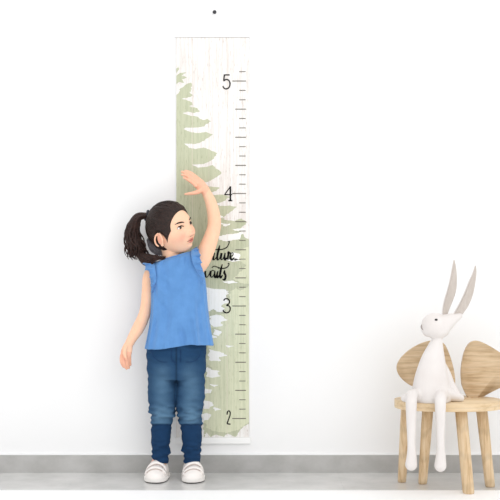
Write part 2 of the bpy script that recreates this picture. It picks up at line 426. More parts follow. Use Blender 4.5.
# ---------------------------------------------------------------- toy rabbit
m_rab = NT('satin_white_rabbit', lin(247, 242, 238, .93), .38, .45)
m_rab.base(m_rab.ramp(m_rab.noise(m_rab.coords(), 12, 3), [(.3, lin(238, 231, 227, .84)), (.7, lin(242, 237, 234, .86))]))
m_ear = NT('beige_ear_lining', lin(214, 205, 197), .8, .2)
m_ear.base(m_ear.ramp(m_ear.noise(m_ear.coords((1, 1, .3)), 120, 4), [(.3, lin(204, 193, 184, .84)), (.7, lin(212, 203, 195, .86))]))
m_blk = NT('gloss_black', lin(18, 17, 17), .25, .6); m_blk.bump(m_blk.noise(m_blk.coords(), 200, 1), .0001, .1)
m_nose = NT('grey_nose', lin(150, 140, 136), .5, .4); m_nose.bump(m_nose.noise(m_nose.coords(), 200, 1), .0001, .1)
RD = 3.66
r_ = lambda x, y, d=RD: at(x, y, d)
k_ = PX(RD)
bm = bmesh.new()
# torso cone
tube(bm, [r_(437.5, 338), r_(435.8, 346), r_(433.2, 360), r_(431.6, 375), r_(431.3, 388), r_(432, 396.5)],
     [(4.6*k_, 4.6*k_), (7.6*k_, 6.4*k_), (12.4*k_, 9.5*k_), (16.2*k_, 12.5*k_), (19.0*k_, 14.5*k_), (19.8*k_, 15.5*k_)], 32, 24, side=(1, 0, 0))
# head
rot = Matrix.Rotation(math.radians(14), 3, 'Y')
ellipsoid(bm, r_(436, 326), (15.0*k_, 12.2*k_, 13.0*k_), rot)
ellipsoid(bm, r_(428.5, 327.5), (7.6*k_, 8*k_, 9.6*k_))
tube(bm, [r_(440, 326), r_(446, 322.5), r_(452.5, 319), r_(459.5, 315.8)], [11.2*k_, 9.0*k_, 6.2*k_, 3.0*k_], 24, 20)
tube(bm, [r_(437, 334), r_(437.5, 342)], [5.5*k_, 5.2*k_], 20, 4)
# arm lying along the side
tube(bm, [r_(439.5, 348, RD + .004), r_(441.0, 360, RD + .008), r_(446.6, 374, RD + .010), r_(450.4, 384, RD + .010), r_(456, 394, RD + .004)], [2.6*k_, 3.2*k_, 4.4*k_, 4.4*k_, 4.2*k_], 20, 20)
# haunches and paws
tube(bm, [r_(423, 392.5, 3.645), r_(413, 396.5, 3.635), r_(404.5, 398.2, 3.65)], [7.5*k_, 5.2*k_, 3.8*k_], 20, 10)
tube(bm, [r_(440, 390, 3.65), r_(451, 394.8, 3.655), r_(460.5, 398.0, 3.66)], [8.5*k_, 6.0*k_, 3.9*k_], 20, 10)
# hanging legs
zf = 3.578
for X, Y1 in ((411.3, 464.6), (440.4, 465.8)):
    tube(bm, [r_(X + 3, 394.5, 3.63), r_(X + .6, 396.2, 3.60), r_(X, 403, zf - .003), r_(X, 425, zf), r_(X + .2, 444, zf), r_(X + .4, 455, zf), r_(X - .1, Y1, zf - .002)],
         [5.4*k_, 5.8*k_, 5.6*k_, 4.7*k_, 4.0*k_, 4.8*k_, 6.0*k_], 22, 40)
rme = voxel(bm, .0022, 6); rc = getco(rme)
rc[:, 2] = np.where((rc[:, 1] > 3.603) & (rc[:, 2] < seat_t + .0003), seat_t + .0003, rc[:, 2]); setco(rme, rc)     # sits flat on the seat
rab = link('toy_rabbit', rme, m_rab.m)
tag(rab, 'white toy rabbit with long upright ears sitting on the wooden stool, legs dangling', 'toy rabbit')
def rabbit_ear(spine, widths, tw, d0):
    P, Wd = crom([r_(x, y, d0) for x, y in spine], widths, 26)
    for which in (0, 1):
        bm = bmesh.new(); rows = []
        for i, (p, wd) in enumerate(zip(P, Wd)):
            t = (P[min(25, i + 1)] - P[max(0, i - 1)]).normalized()
            s = Vector((math.cos(tw), math.sin(tw), 0)); s = (s - t * s.dot(t)).normalized(); f = t.cross(s).normalized()
            if f.y > 0: f = -f
            wd = max(wd, .1) * k_ * (1.0 if which == 0 else .82)
            th = (.0040 if which == 0 else .0012) * min(1, .35 + wd / (3.2 * k_))
            row = []
            for k in range(20):
                a = 2 * math.pi * k / 20; u = math.cos(a); vv = math.sin(a)
                cup = .32 * wd * (1 - u * u)                      # concave towards the viewer
                base = p + s * (u * wd) - f * cup
                off = f * (vv * th) if which == 0 else f * (.0030 + vv * th)
                row.append(bm.verts.new(base + off))
            rows.append(row)
        loft(bm, rows)
        if which == 0: e = link('ear', bm, m_rab.m, rab)
        else: link('ear_lining', bm, m_ear.m, e)
rabbit_ear([(444.5,318),(445.5,310),(448.5,300),(451.6,290),(453.3,279),(453.9,268),(453.8,260)], [2.6,3.8,5.1,5.2,4.2,2.5,.4], math.radians(18), RD + .004)
rabbit_ear([(454,319),(459,312),(464.5,303),(468.8,293),(472,282),(474.4,273),(475.2,265.5)], [3.8,5.0,5.6,5.2,4.0,2.3,.4], math.radians(18), RD - .002)
def fdepth(x, y):
    """front surface depth of the rabbit head under a pixel"""
    dg = bpy.context.evaluated_depsgraph_get(); o = Vector((0, 0, H)); d = (at(x, y, 1) - o).normalized()
    ok, loc, nr, idx = rab.evaluated_get(dg).ray_cast(o, d); return loc, nr
bpy.context.view_layer.update()
loc, nr = fdepth(436.2, 319.8)
bm = bmesh.new(); ellipsoid(bm, loc, (1.55*k_, 1.0*k_, 1.2*k_)); link('eye', bm, m_blk.m, rab)
p = r_(436.2, 319.8, RD); bm = bmesh.new(); ellipsoid(bm, Vector((loc.x, 2 * RD - loc.y, loc.z)), (1.55*k_, 1.0*k_, 1.2*k_)); link('eye', bm, m_blk.m, rab)
bm = bmesh.new(); tube(bm, [r_(422.0,324.5,RD-.006), r_(421.3,326.5,RD-.008), r_(421.9,328.5,RD-.010), r_(423.4,330,RD-.014)], [.4*k_, .75*k_, .6*k_, .3*k_], 12, 10)
link('nose', bm, m_nose.m, rab)

# ================================================================ the girl
m_skin = NT('skin', lin(236, 190, 165), .5, .3)
an = m_skin.n('ShaderNodeAttribute', attribute_name='tone'); 
nn = m_skin.ramp(m_skin.noise(m_skin.coords(), 60, 3), [(.3, (.97, .95, .94, 1)), (.7, (1, 1, 1, 1))])
m_skin.base(m_skin.mul(an.outputs['Color'], nn))
m_skin.b.inputs['Subsurface Weight'].default_value = .12; m_skin.b.inputs['Subsurface Radius'].default_value = (.012, .005, .003); m_skin.b.inputs['Subsurface Scale'].default_value = .5
def hairmat(name, c0, c1):
    m = NT(name, c0, .5, .3); v = m.coords((1, 1, 1))
    m.base(m.ramp(m.noise(v, 160, 4, .7), [(.35, c0), (.65, c1)])); return m
m_hair = hairmat('dark_brown_hair', lin(24, 15, 12), lin(52, 33, 27))
m_hair2 = hairmat('brown_ponytail_hair', lin(22, 13, 11), lin(60, 35, 27))
m_nape = hairmat('painted_light_nape_hair', lin(84, 80, 84), lin(106, 102, 106))  # grey of the lit nape is put into this hair colour
D = 3.885; s = PX(D)
g = lambda x, y, dd=0: at(x, y, D + dd)
# -- head frame
yaw, pit, rol = map(math.radians, (52, -8, -17))
HR = Matrix.Rotation(yaw, 3, 'Z') @ Matrix.Rotation(pit, 3, 'X') @ Matrix.Rotation(rol, 3, 'Y')
HC = g(170.6, 228.8, -.005)
def hw(p): return HC + HR @ Vector(p)
HRn = np.array(HR); HCn = np.array(HC)
def gauss(x, m, sd): return np.exp(-((x - m) / sd) ** 2)
def headsurf(d, feat=True):
    """d: Nx3 unit directions -> local points"""
    d = d / np.linalg.norm(d, axis=1, keepdims=True)
    x = d[:, 0] * .0665; y = d[:, 1] * .079; z = d[:, 2] * .086
    lo = np.clip(-d[:, 2], 0, 1); front = np.clip(-d[:, 1], 0, 1); back = np.clip(d[:, 1], 0, 1)
    x = x * (1 - .30 * lo ** 2.0)
    y = y + back * lo * -.030 + front * 0
    y = np.where(d[:, 1] < 0, y * (1 + .0 * lo) , y)
    z = np.where(z < 0, z * 1.035, z); y = y - .019 * lo ** 2                                     # jaw forward
    # flatten the face a little, forehead round
    y = np.where(d[:, 1] < 0, -(.079 * (np.abs(y) / .079) ** 0.93), y)
    if feat:
        fr = np.clip((front - .25) / .5, 0, 1)
        ax = np.abs(x); dy = np.zeros_like(x)
        dy += .0040 * gauss(z, .020, .012) * gauss(x, 0, .045)                      # brow
        dy -= .0075 * gauss(ax, .028, .014) * gauss(z, .000, .011)                  # sockets
        dy += .0045 * gauss(x, 0, .0075) * gauss(z, -.008, .016)                    # bridge
        dy += .0175 * gauss(x, 0, .0085) * gauss(z, -.0300, .0080)                  # tip
        dy += .0060 * gauss(ax, .0095, .0055) * gauss(z, -.0320, .0060)             # nostril wings
        dy += .0050 * gauss(ax, .033, .018) * gauss(z, -.030, .018)                 # cheeks
        dy += .0052 * gauss(x, 0, .016) * gauss(z, -.0465, .0042)                   # upper lip
        dy += .0056 * gauss(x, 0, .013) * gauss(z, -.0555, .0042)                   # lower lip
        dy -= .0022 * gauss(x, 0, .018) * gauss(z, -.0510, .0020)                   # mouth line
        dy -= .0030 * gauss(x, 0, .015) * gauss(z, -.0635, .0040)
        dy += .0085 * gauss(x, 0, .017) * gauss(z, -.0760, .0110)                   # chin
        y = y - dy * fr
        x = x + np.sign(x) * .004 * gauss(z, -.03, .02) * fr
    return np.stack([x, y, z], 1)
def sphere_dirs(nu, nv):
    out = []
    for j in range(nv + 1):
        ph = math.pi * j / nv
        for i in range(nu):
            th = 2 * math.pi * i / nu; out.append((math.sin(ph) * math.cos(th), math.sin(ph) * math.sin(th), math.cos(ph)))
    return np.array(out)
def add_grid(bm, P, nu, nv):
    vs = [bm.verts.new(p) for p in P]
    for j in range(nv):
        for i in range(nu):
            a, b, c_, d_ = vs[j*nu+i], vs[j*nu+(i+1)%nu], vs[(j+1)*nu+(i+1)%nu], vs[(j+1)*nu+i]
            bm.faces.new((a, b, c_, d_))
    return vs
bm = bmesh.new()
NU, NV = 200, 150
Pl = headsurf(sphere_dirs(NU, NV)); add_grid(bm, (Pl @ HRn.T) + HCn, NU, NV)
bmesh.ops.remove_doubles(bm, verts=bm.verts[:], dist=1e-5)
# ears
for sx in (-1, 1):
    pts = []; rr = []
    for k in range(15):
        a = math.radians(-150 + 300 * k / 14 + 90)
        ex, ez = math.cos(a), math.sin(a)
        pts.append(hw((sx * (.0665 + .004 + .008 * (1 if ex > 0 else .4) * abs(ex)), -.001 + ex * .0145 - ez * .004, -.019 + ez * (.0225 if ez > 0 else .022)))); rr.append(.0032 if k < 10 else .0038)
    tube(bm, pts, rr, 10, 30)
    ellipsoid(bm, hw((sx * .0690, -.003, -.019)), (.0040, .0125, .0195), HR)
    ellipsoid(bm, hw((sx * .070, -.006, -.0375)), (.0042, .006, .006), HR)
# neck
tube(bm, [g(165, 236, .012), g(170, 250, .008), g(172, 262, .008), g(173, 272, .006)], [.030, .030, .0335, .045], 28, 14)
# torso
def slab(bm, L, R, b, dd=0, e=2.4, n=48, fold=None):
    A, B = at(*L, D + dd), at(*R, D + dd); cc = (A + B) / 2; ax = (B - A) / 2; out = []
    for k in range(n):
        t = 2 * math.pi * k / n; ct, st = math.cos(t), math.sin(t)
        u = math.copysign(abs(ct) ** (2 / e), ct); v_ = math.copysign(abs(st) ** (2 / e), st)
        p = cc + ax * u + Vector((0, b * v_, 0))
        if fold: p = fold(p, t, u, v_)
        out.append(bm.verts.new(p))
    return out
rings = [slab(bm, *a) for a in (((162,262),(190,256),.024), ((154,268),(199,261),.038), ((152,278),(202,275),.045), ((154,292),(202,290),.048), ((156,310),(202,310),.049), ((154,330),(204,330),.051), ((150,348),(204,348),.053), ((149,365),(203,365),.053), ((156,376),(198,376),.040))]
loft(bm, rings)
# legs under the jeans
LEGS = [[(162.5,362),(162.2,381),(162,400),(161.8,412),(161.2,425),(161,440),(161,455),(160.5,466)], [(190.5,362),(190.6,381),(190.2,400),(190,412),(191,425),(192,440),(192.3,455),(192.2,466)]]
LR = [12.5, 14.2, 13.9, 12.6, 10.3, 9.7, 8.6, 8.2]; LR2 = [12.5, 14.2, 14.2, 13.0, 10.7, 10.0, 8.5, 8.2]
LD = [.0, .0, -.004, -.006, -.004, 0, .002, .002]
for L_, Rr in ((LEGS[0], LR), (LEGS[1], LR2)):
    tube(bm, [g(x, y, dd) for (x, y), dd in zip(L_, LD)], [r * s * .70 for r in Rr], 24, 24)
# hanging arm (her right)
tube(bm, [g(155, 272, .004), g(150, 277, .004), g(148.2, 290, .004), g(146.6, 304, .004), g(144.2, 315, .002), g(138.3, 328, -.006), g(132.3, 338, -.012), g(128.6, 345, -.016)],
     [7.5*s, 7.2*s, 6.4*s, 6.0*s, 6.0*s, 6.2*s, 5.0*s, (4.0*s, 4.4*s)], 24, 40)
# raised arm (her left)
tube(bm, [g(193, 270, .004), g(201, 261, .008), g(208, 246, .02), g(212.3, 234, .03), g(214.2, 225, .036), g(213.6, 214, .04), g(210.6, 202, .045), g(206.6, 193, .05)],
     [9.0*s, 9.0*s, 8.2*s, 7.3*s, 6.9*s, 6.5*s, 5.7*s, 4.7*s], 24, 44)
# raised hand: palm + fingers + thumb
hd = .055
tube(bm, [g(206.6,192.6,.05), g(203.6,188.6,.051), g(199.3,184.2,hd-.002), g(195.2,180.6,hd-.004), g(192.4,178.9,hd-.004)], [(3.4*s,4.6*s),(3.1*s,5.2*s),(2.8*s,5.6*s),(2.5*s,5.2*s),(2.2*s,4.4*s)], 20, 16, side=(0,1,0))
fing = [ # knuckle, mid joint, end joint, tip   (x, y, depth)
 [(196.2,176.8,hd-.001),(191.4,173.2,hd-.001),(187.9,171.6,hd-.004),(185.3,170.9,hd-.009)],
 [(194.2,178.2,hd-.006),(189.2,174.4,hd-.009),(185.4,172.4,hd-.013),(182.0,171.8,hd-.018)],
 [(192.6,180.0,hd-.011),(188.0,177.0,hd-.016),(184.8,175.2,hd-.021),(182.0,174.6,hd-.026)],
 [(191.6,182.4,hd-.015),(188.6,180.4,hd-.022),(186.0,178.8,hd-.027),(183.6,177.4,hd-.031)]]
for f_, r0 in zip(fing, (1.55, 1.65, 1.6, 1.4)):
    x0, y0, d0 = f_[0]
    tube(bm, [g(x0 + 4.5, y0 + 3.6, d0)] + [g(*q_) for q_ in f_], [r0*s, r0*s*1.08, r0*s, r0*s*.92, r0*s*.78], 12, 18)
tube(bm, [g(202.6,188.6,hd-.008), g(198.4,191.6,hd-.014), g(193.6,193.1,hd-.018), g(189.4,193.7,hd-.021), g(185.2,194.2,hd-.023)], [2.6*s, 2.5*s, 1.9*s, 1.6*s, 1.2*s], 14, 20)
# hanging hand
tube(bm, [g(128.8,344,-.016), g(127.4,348,-.018), g(126.3,352.5,-.020), g(125.6,356.5,-.021)], [(3.6*s,4.3*s),(3.2*s,5.4*s),(3.0*s,5.8*s),(2.6*s,5.4*s)], 20, 14, side=(.25,1,0))
hf = [[(121.7,355.5,-.022),(121.2,360,-.026),(122.0,364.0,-.024),(123.6,366.8,-.019)],
      [(124.6,357,-.024),(124.0,362,-.030),(124.8,366.0,-.027),(126.6,368.6,-.021)],
      [(127.4,357,-.021),(127.3,361.8,-.026),(127.8,365.4,-.022),(128.9,367.8,-.016)],
      [(129.8,355.6,-.017),(130.0,359.6,-.020),(130.2,362.6,-.016),(130.6,365.0,-.011)]]
for f_, r0 in zip(hf, (1.6, 1.7, 1.6, 1.4)):
    x0, y0, d0 = f_[0]
    tube(bm, [g(x0 * .6 + 126 * .4, y0 - 5, d0 + .003)] + [g(*q_) for q_ in f_], [r0*s*1.1, r0*s*1.08, r0*s, r0*s*.92, r0*s*.78], 12, 18)
tube(bm, [g(126,347,-.026), g(124.6,351.5,-.034), g(125.3,356,-.038), g(126.8,359.6,-.039)], [2.3*s, 2.1*s, 1.75*s, 1.3*s], 14, 14)
# feet inside the shoes
for x in (158.5, 192):
    tube(bm, [Vector((g(x, 0).x, D + .018, .050)), Vector((g(x - 1, 0).x, D - .006, .028)), Vector((g(x - 2, 0).x, D - .04, .020))], [.016, .013, .009], 16, 10)
body = voxel(bm, .0019, 3)
# skin tones
co = getco(body); Lc = (co - HCn) @ HRn
base = np.array(lin(246, 201, 170)[:3]); tone = np.tile(base, (len(co), 1))
def mixc(mask, col):
    global tone
    m_ = np.clip(mask, 0, 1)[:, None]; tone = tone * (1 - m_) + np.array(col[:3]) * m_
X, Y, Z = Lc[:, 0], Lc[:, 1], Lc[:, 2]; fr = (Y < -.03) & (np.abs(X) < .07) & (np.abs(Z) < .1)
mixc(fr * .55 * gauss(np.abs(X), .036, .016) * gauss(Z, -.028, .015), lin(236, 160, 140))
lip = fr * np.clip(1.6 * gauss(X, 0, .0165) ** 1.0 - .45, 0, 1) * np.clip((.0085 - np.abs(Z + .051 + .0)) / .0025, 0, 1)
mixc(lip * .85, lin(200, 104, 96))
mixc(fr * gauss(Z, -.0512, .0012) * (np.abs(X) < .0165), lin(96, 36, 36))
mixc(fr * .5 * gauss(X, 0, .009) * gauss(Z, -.031, .007), lin(236, 165, 145))
mixc(fr * gauss(np.abs(X), .0065, .0028) * gauss(Z, -.0375, .002), lin(130, 66, 56))           # nostrils
mixc(.5 * gauss(Y, -.003, .012) * (np.abs(X) > .064) * gauss(Z, -.019, .02), lin(232, 140, 128))   # ear pink
mixc(.35 * (np.linalg.norm((co - np.array(g(126, 360))) , axis=1) < .045), lin(226, 140, 122))
mixc(.30 * (np.linalg.norm((co - np.array(g(192, 184, .04))) , axis=1) < .06), lin(236, 150, 130))
setattr_col(body, 'tone', tone)
girl = link('person', body, m_skin.m)
tag(girl, 'girl with a dark ponytail in blue top and jeans, raising one hand', 'person')

# -- eyes, brows, lashes
m_eye = NT('eye_white', lin(236, 228, 224), .2, .5); m_eye.bump(m_eye.noise(m_eye.coords(), 80, 1), .0001, .1)
m_iris = NT('dark_iris', lin(34, 20, 14), .12, .7); m_iris.bump(m_iris.noise(m_iris.coords(), 80, 1), .0001, .1)
def face_y(x, z):
    """forward surface of the face in local coordinates"""
    m_ = (np.abs(X - x) < .0035) & (np.abs(Z - z) < .0035) & (Y < 0)
    return float(Y[m_].min()) if m_.any() else -.07
for sx in (-1, 1):
    ex, ez = sx * .0285, .0015
    fy = face_y(ex, ez)
    bm = bmesh.new(); ellipsoid(bm, hw((ex, fy + .0052, ez)), (.0104, .0066, .0054), HR); e = link('eye', bm, m_eye.m, girl)
    gx = ex + sx * .0 + .0015
    bm = bmesh.new(); ellipsoid(bm, hw((gx, fy + .0003, ez + .0006)), (.0062, .0034, .0056), HR); link('iris', bm, m_iris.m, e)
    # upper lid crease / lashes
    bm = bmesh.new()
    pts = [hw((ex + u * .0108, face_y(ex + u * .0108, ez) + .0002 + (.0012 if abs(u) < .3 else .0), ez + .0058 * (1 - u * u) - .0008 * u * sx - .0004)) for u in (-1, -.5, 0, .5, 1)]
    tube(bm, pts, [.0008, .0018, .0021, .0019, .0010], 8, 16); link('eyelash', bm, m_hair.m, girl)
    bm = bmesh.new()
    us = (-.95, -.4, .2, .7, 1.0)
    pts = []
    for u in us:
        bx = ex + sx * (u * .0150 + .001); bz = ez + .0140 + .0035 * (1 - (u - .2) ** 2); pts.append(hw((bx, face_y(bx, bz) - .0002, bz)))
    tube(bm, pts, [(.0007, .0011), (.0011, .0023), (.0011, .0022), (.0008, .0014), .0005], 8, 20, side=HR @ Vector((0, 1, 0))); link('eyebrow', bm, m_hair.m, girl)

# -- hair cap
def hairline(d):
    """signed: positive where hair grows (unit directions)"""
    x, y, z = d[:, 0], d[:, 1], d[:, 2]
    ax = np.abs(x)
    e = np.sqrt((ax / .84) ** 2 + (np.clip(z, 0, 2) / .64) ** 2) - 1
    h = np.where(z > 0, np.where(y < 0, e, np.maximum(e, y + .3)), 0)
    thr = np.interp(z, [-.9, -.56, -.48, -.40, 0], [.34, .28, .12, -.16, -.54])
    h = np.where(z <= 0, y - thr, h)
    ear = np.sqrt(((y + .04) / .20) ** 2 + ((z + .22) / .27) ** 2) - 1          # bare round the ear
    h = np.where(ax > .4, np.minimum(h, ear * .35), h)
    h = np.minimum(h, (z + .80) * 2)
    return h
PT = (HRn.T @ (np.array(g(147.5, 216.5, .035)) - HCn))                        # ponytail root, local
PTd = PT / np.linalg.norm(PT)
Nu, Nv = 260, 200
dirs = sphere_dirs(Nu, Nv); base_p = headsurf(dirs, False); hl = hairline(dirs)
thick = -.0030 + .0120 * np.clip((hl + .05) / .26, 0, 1) ** .55
# combed grooves running towards the ponytail root
axv = PTd; ref = np.cross(axv, [0, 0, 1.0]); ref /= np.linalg.norm(ref); ref2 = np.cross(axv, ref)
ang = np.arctan2(dirs @ ref2, dirs @ ref)
gro = np.array([noise.noise(Vector((math.cos(a) * 14, math.sin(a) * 14, 3.3 * t))) + .6 * noise.noise(Vector((math.cos(a) * 34, math.sin(a) * 34, 2 * t))) for a, t in zip(ang, dirs @ axv)])
thick = thick + gro * .0022 * np.clip(hl / .15, 0, 1)
nrm = base_p / np.linalg.norm(base_p, axis=1, keepdims=True)
outp = base_p + nrm * thick[:, None]; W3 = outp @ HRn.T + HCn
bm = bmesh.new(); vs = [bm.verts.new(p) for p in W3]
for j in range(Nv):
    for i in range(Nu):
        q4 = (j*Nu+i, j*Nu+(i+1)%Nu, (j+1)*Nu+(i+1)%Nu, (j+1)*Nu+i)
        if min(hl[k] for k in q4) > -.05: 
            try: bm.faces.new([vs[k] for k in q4])
            except ValueError: pass
bmesh.ops.delete(bm, geom=[v_ for v_ in bm.verts if not v_.link_faces], context='VERTS')
bmesh.ops.remove_doubles(bm, verts=bm.verts[:], dist=1e-5)
# combed locks laid from the hairline to the ponytail root
rnd = random.Random(3)
def slerp(a, b, t):
    om = math.acos(max(-1, min(1, float(a @ b)))); return (math.sin((1 - t) * om) * a + math.sin(t * om) * b) / math.sin(om)
cand = [k for k in range(len(dirs)) if 0.0 < hl[k] < .30 and dirs[k] @ PTd < .55]
for _ in range(330):
    d0 = dirs[rnd.choice(cand)]; n_ = 14; pts = []; rr = []; r0 = rnd.uniform(.0008, .0020); lift = rnd.uniform(.004, .0095)
    dd = np.array([slerp(d0, PTd, t) for t in np.linspace(0, .94, n_)])
    bp = headsurf(dd, False); bn = bp / np.linalg.norm(bp, axis=1, keepdims=True)
    hh = hairline(dd)
    if hh[1:].min() < -.01: continue
    for i in range(n_):
        t = i / (n_ - 1); off = .001 + lift * min(1, t * 4 + .1)
        pts.append(Vector(HRn @ (bp[i] + bn[i] * off) + HCn)); rr.append(r0 * min(1, .3 + 3 * t))
    tube(bm, pts, rr, 6)
hair = link('hair', bm, m_hair.m, girl)
# nape hair, lower part behind the ear; its lighting is painted in as grey
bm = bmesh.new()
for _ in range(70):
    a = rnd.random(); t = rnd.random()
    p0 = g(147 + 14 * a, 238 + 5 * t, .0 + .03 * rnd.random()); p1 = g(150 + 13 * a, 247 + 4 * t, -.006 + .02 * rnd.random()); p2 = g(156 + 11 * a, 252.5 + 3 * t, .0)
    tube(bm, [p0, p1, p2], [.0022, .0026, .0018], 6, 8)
link('nape_hair', bm, m_nape.m, girl)['label'] = 'soft hair at the nape with its lighting painted in as grey'
# ponytail: wavy locks
bm = bmesh.new()
root = g(146.5, 215.5, .02)
main = [((146,215.5),4.5), ((138.5,217),7), ((134,224),9), ((132.5,235),11), ((134.5,247),13.5), ((137.5,257.5),12)]
tube(bm, [g(x, y, .014) for (x, y), w_ in main[:-1]] + [g(137, 254, .012)], [3*s, 4.4*s, 5.6*s, 6.6*s, 7.6*s, 3*s], 20, 30)
for i in range(300):
    a = rnd.uniform(-1, 1); b_ = rnd.uniform(-1, 1)
    if a * a + b_ * b_ > 1.1: continue
    ph = rnd.uniform(0, 6.28); am = rnd.uniform(.5, 2.1); L = rnd.uniform(.80, 1.05); fq = rnd.uniform(.7, 1.15)
    ctr, _ = crom([Vector((x, y, w_)) for (x, y), w_ in main], [0] * len(main), 15)
    pts = []; rr = []
    for j, q_ in enumerate(ctr):
        t = j / 14; grow = max(0, t - .25) / .75
        x = q_.x + a * q_.z * .60 + am * 2.0 * grow * math.sin(ph + j * fq)
        y = 215.5 + (q_.y - 215.5) * (L if t > .4 else 1) + am * .8 * grow * math.cos(ph + j * fq)
        if t > .8: x += (t - .8) * 12 * a
        pts.append(g(x, y, .014 + b_ * q_.z * .0026 + am * .003 * grow * math.cos(ph + j * fq * 1.1)))
        rr.append((.0014 + .0014 * math.sin(math.pi * min(.87, t)) ** .6) * (1 if t < .9 else .55) if j < 14 else .0005)
    tube(bm, pts, rr, 6, 44)
# lower curls sweeping under the nape to the shoulder
for i in range(120):
    t = rnd.random(); y0 = 256 + 5 * rnd.random()
    y0 = 253 + 9 * rnd.random(); q_ = rnd.uniform(-1, 1)
    pts = [g(134 + 8 * t, 243 + 6 * rnd.random(), .01 * rnd.uniform(-1, 2)), g(140 + 4 * t, y0, -.016 * rnd.random()), g(147 + 5 * t, y0 + 2 + 1.5 * q_, -.02 - .014 * rnd.random()), g(152 + 6 * t, 257.5 + 2 * q_, -.028 - .014 * rnd.random()), g(157 + 9 * rnd.random(), 256.5 + 3.5 * rnd.random(), -.026)]
    tube(bm, pts, [.002, .0028, .0028, .0024, .0008], 6, 22)
link('ponytail', bm, m_hair2.m, girl)
m_tie = NT('dark_hair_tie', lin(48, 50, 60), .7, .3); m_tie.bump(m_tie.noise(m_tie.coords(), 400, 2), .0005, .6)
bm = bmesh.new(); cx = g(146.8, 215.6, .024); ax = (g(140, 215, .02) - g(150, 218, .024)).normalized()
u = ax.orthogonal().normalized(); v_ = ax.cross(u)
pts = [cx + u * (.0150 * math.cos(t)) + v_ * (.0150 * math.sin(t)) for t in [2 * math.pi * k / 24 for k in range(25)]]
tube(bm, pts, [.0048 + .0010 * math.sin(5 * k) for k in range(25)], 10, 60); link('hair_tie', bm, m_tie.m, girl)

# -- blue top
m_shirt = NT('blue_cotton', lin(84, 143, 212), .85, .15)
m_shirt.base(m_shirt.ramp(m_shirt.noise(m_shirt.coords(), 30, 3), [(.3, lin(98, 150, 210, .86)), (.7, lin(106, 159, 220, .86))]))
m_shirt.bump(m_shirt.noise(m_shirt.coords((1.7, 1, .8)), 22, 3, .55), .011, .55)
m_shirt.b.inputs['Sheen Weight'].default_value = .2
bm = bmesh.new()
SR = [((161,260.5),(193,251.5),.036,.0), ((153,263.5),(199,254.5),.046,0), ((150.6,270),(202,263),.052,0), ((150.6,279),(204,275),.056,0), ((151.2,291),(205.8,289),.059,0), ((152,307),(207.6,305),.061,0), ((151,323),(209.8,322),.064,0), ((148.6,337),(212,335),.067,0), ((146.2,348.5),(213.8,345.6),.070,0)]
NS = 200; rows = []
FOLDS = [(154,283,172,300,2.2,.0035), (155,294,170,316,2.0,-.0030), (158,272,172,284,1.8,.0025), (204,276,190,296,2.2,.0030), (206,290,194,318,2.0,-.0028),
         (172,318,165,350,3.0,.0048), (181,325,184,350,2.6,-.0045), (193,312,199,348,3.0,.0050), (205,310,209,347,2.2,-.0035), (156,318,151,350,2.6,-.004),
         (186,253,184,267,1.1,-.0035), (190,252,190.5,266,1.1,.0035), (181,255,178,267,1.1,.0030), (194,252,196,262,1.2,-.0035), (165,258,160,268,1.2,-.0025), (168,300,196,306,3.5,-.0022)]
def foldfield(x, y):
    o = 0
    for x0, y0, x1, y1, w_, a_ in FOLDS:
        dx, dy = x1 - x0, y1 - y0; L2 = dx * dx + dy * dy; t = max(0, min(1, ((x - x0) * dx + (y - y0) * dy) / L2))
        d2 = (x - x0 - t * dx) ** 2 + (y - y0 - t * dy) ** 2
        env = 1 if y1 > 340 else math.sin(math.pi * min(1, .15 + t * .85)) 
        o += a_ * env * min(1, t * 3 + .1) * math.exp(-d2 / (w_ * w_))
    return o
def shirtfold(f, lev):
    def fn(p, t, u, v_):
        fx = u; low = f
        amp = .0075 * low ** 1.3 + .0020
        n1 = noise.noise(Vector((math.cos(t) * 2.6, math.sin(t) * 2.6, f * 1.1 + 4)))
        n2 = noise.noise(Vector((math.cos(t) * 6.0 + f, math.sin(t) * 6.0, f * 2.2 + 9)))
        # diagonal tension folds rising to the raised arm
        dg_ = math.sin(9 * (fx * .9 + (1 - f) * 1.3)) * .0011 * max(0, 1 - abs(f - .35) * 2)
        o = Vector((u * .6, v_, 0)).normalized()
        p = p + o * (amp * n1 * 1.4 + .0038 * n2 * (.35 + low) + 2.2 * dg_)
        if v_ < 0: p.y -= 1.9 * foldfield(250 + p.x * F / p.y, 250 + (H - p.z) * F / p.y) * min(1, -v_ * 2)
        if f > .8 and v_ < 0: p.z += (f - .8) / .2 * .013 * max(0, .9 - abs(fx - .35)) * min(1, -v_ * 1.6)
        return p
    return fn
pr, vr = crom([Vector((a[0][0], a[0][1], 0)) for a in SR], [0] * len(SR), 46)
pr2, b2 = crom([Vector((a[1][0], a[1][1], 0)) for a in SR], [a[2] for a in SR], 46)
for i in range(46):
    f = i / 45; rows.append(slab(bm, (pr[i].x, pr[i].y), (pr2[i].x, pr2[i].y), b2[i], 0, 2.5, NS, shirtfold(f, i)))
# hem turned inside
for inset, up in ((.004, .0), (.006, .004), (.008, .03)):
    cc = sum((v_.co for v_ in rows[45]), Vector()) / NS
    rows.append([bm.verts.new(Vector((v_.co.x + (cc.x - v_.co.x) * inset / .06, v_.co.y + (cc.y - v_.co.y) * inset / .05, v_.co.z + up))) for v_ in rows[45]])
top = [[bm.verts.new(v_.co.lerp(sum((q_.co for q_ in rows[0]), Vector()) / NS, k) + Vector((0, 0, z_))) for v_ in rows[0]] for k, z_ in ((.12, .001), (.5, -.004))]
loft(bm, top[::-1] + rows, False)
top_o = link('blue_top', bm, m_shirt.m, girl)
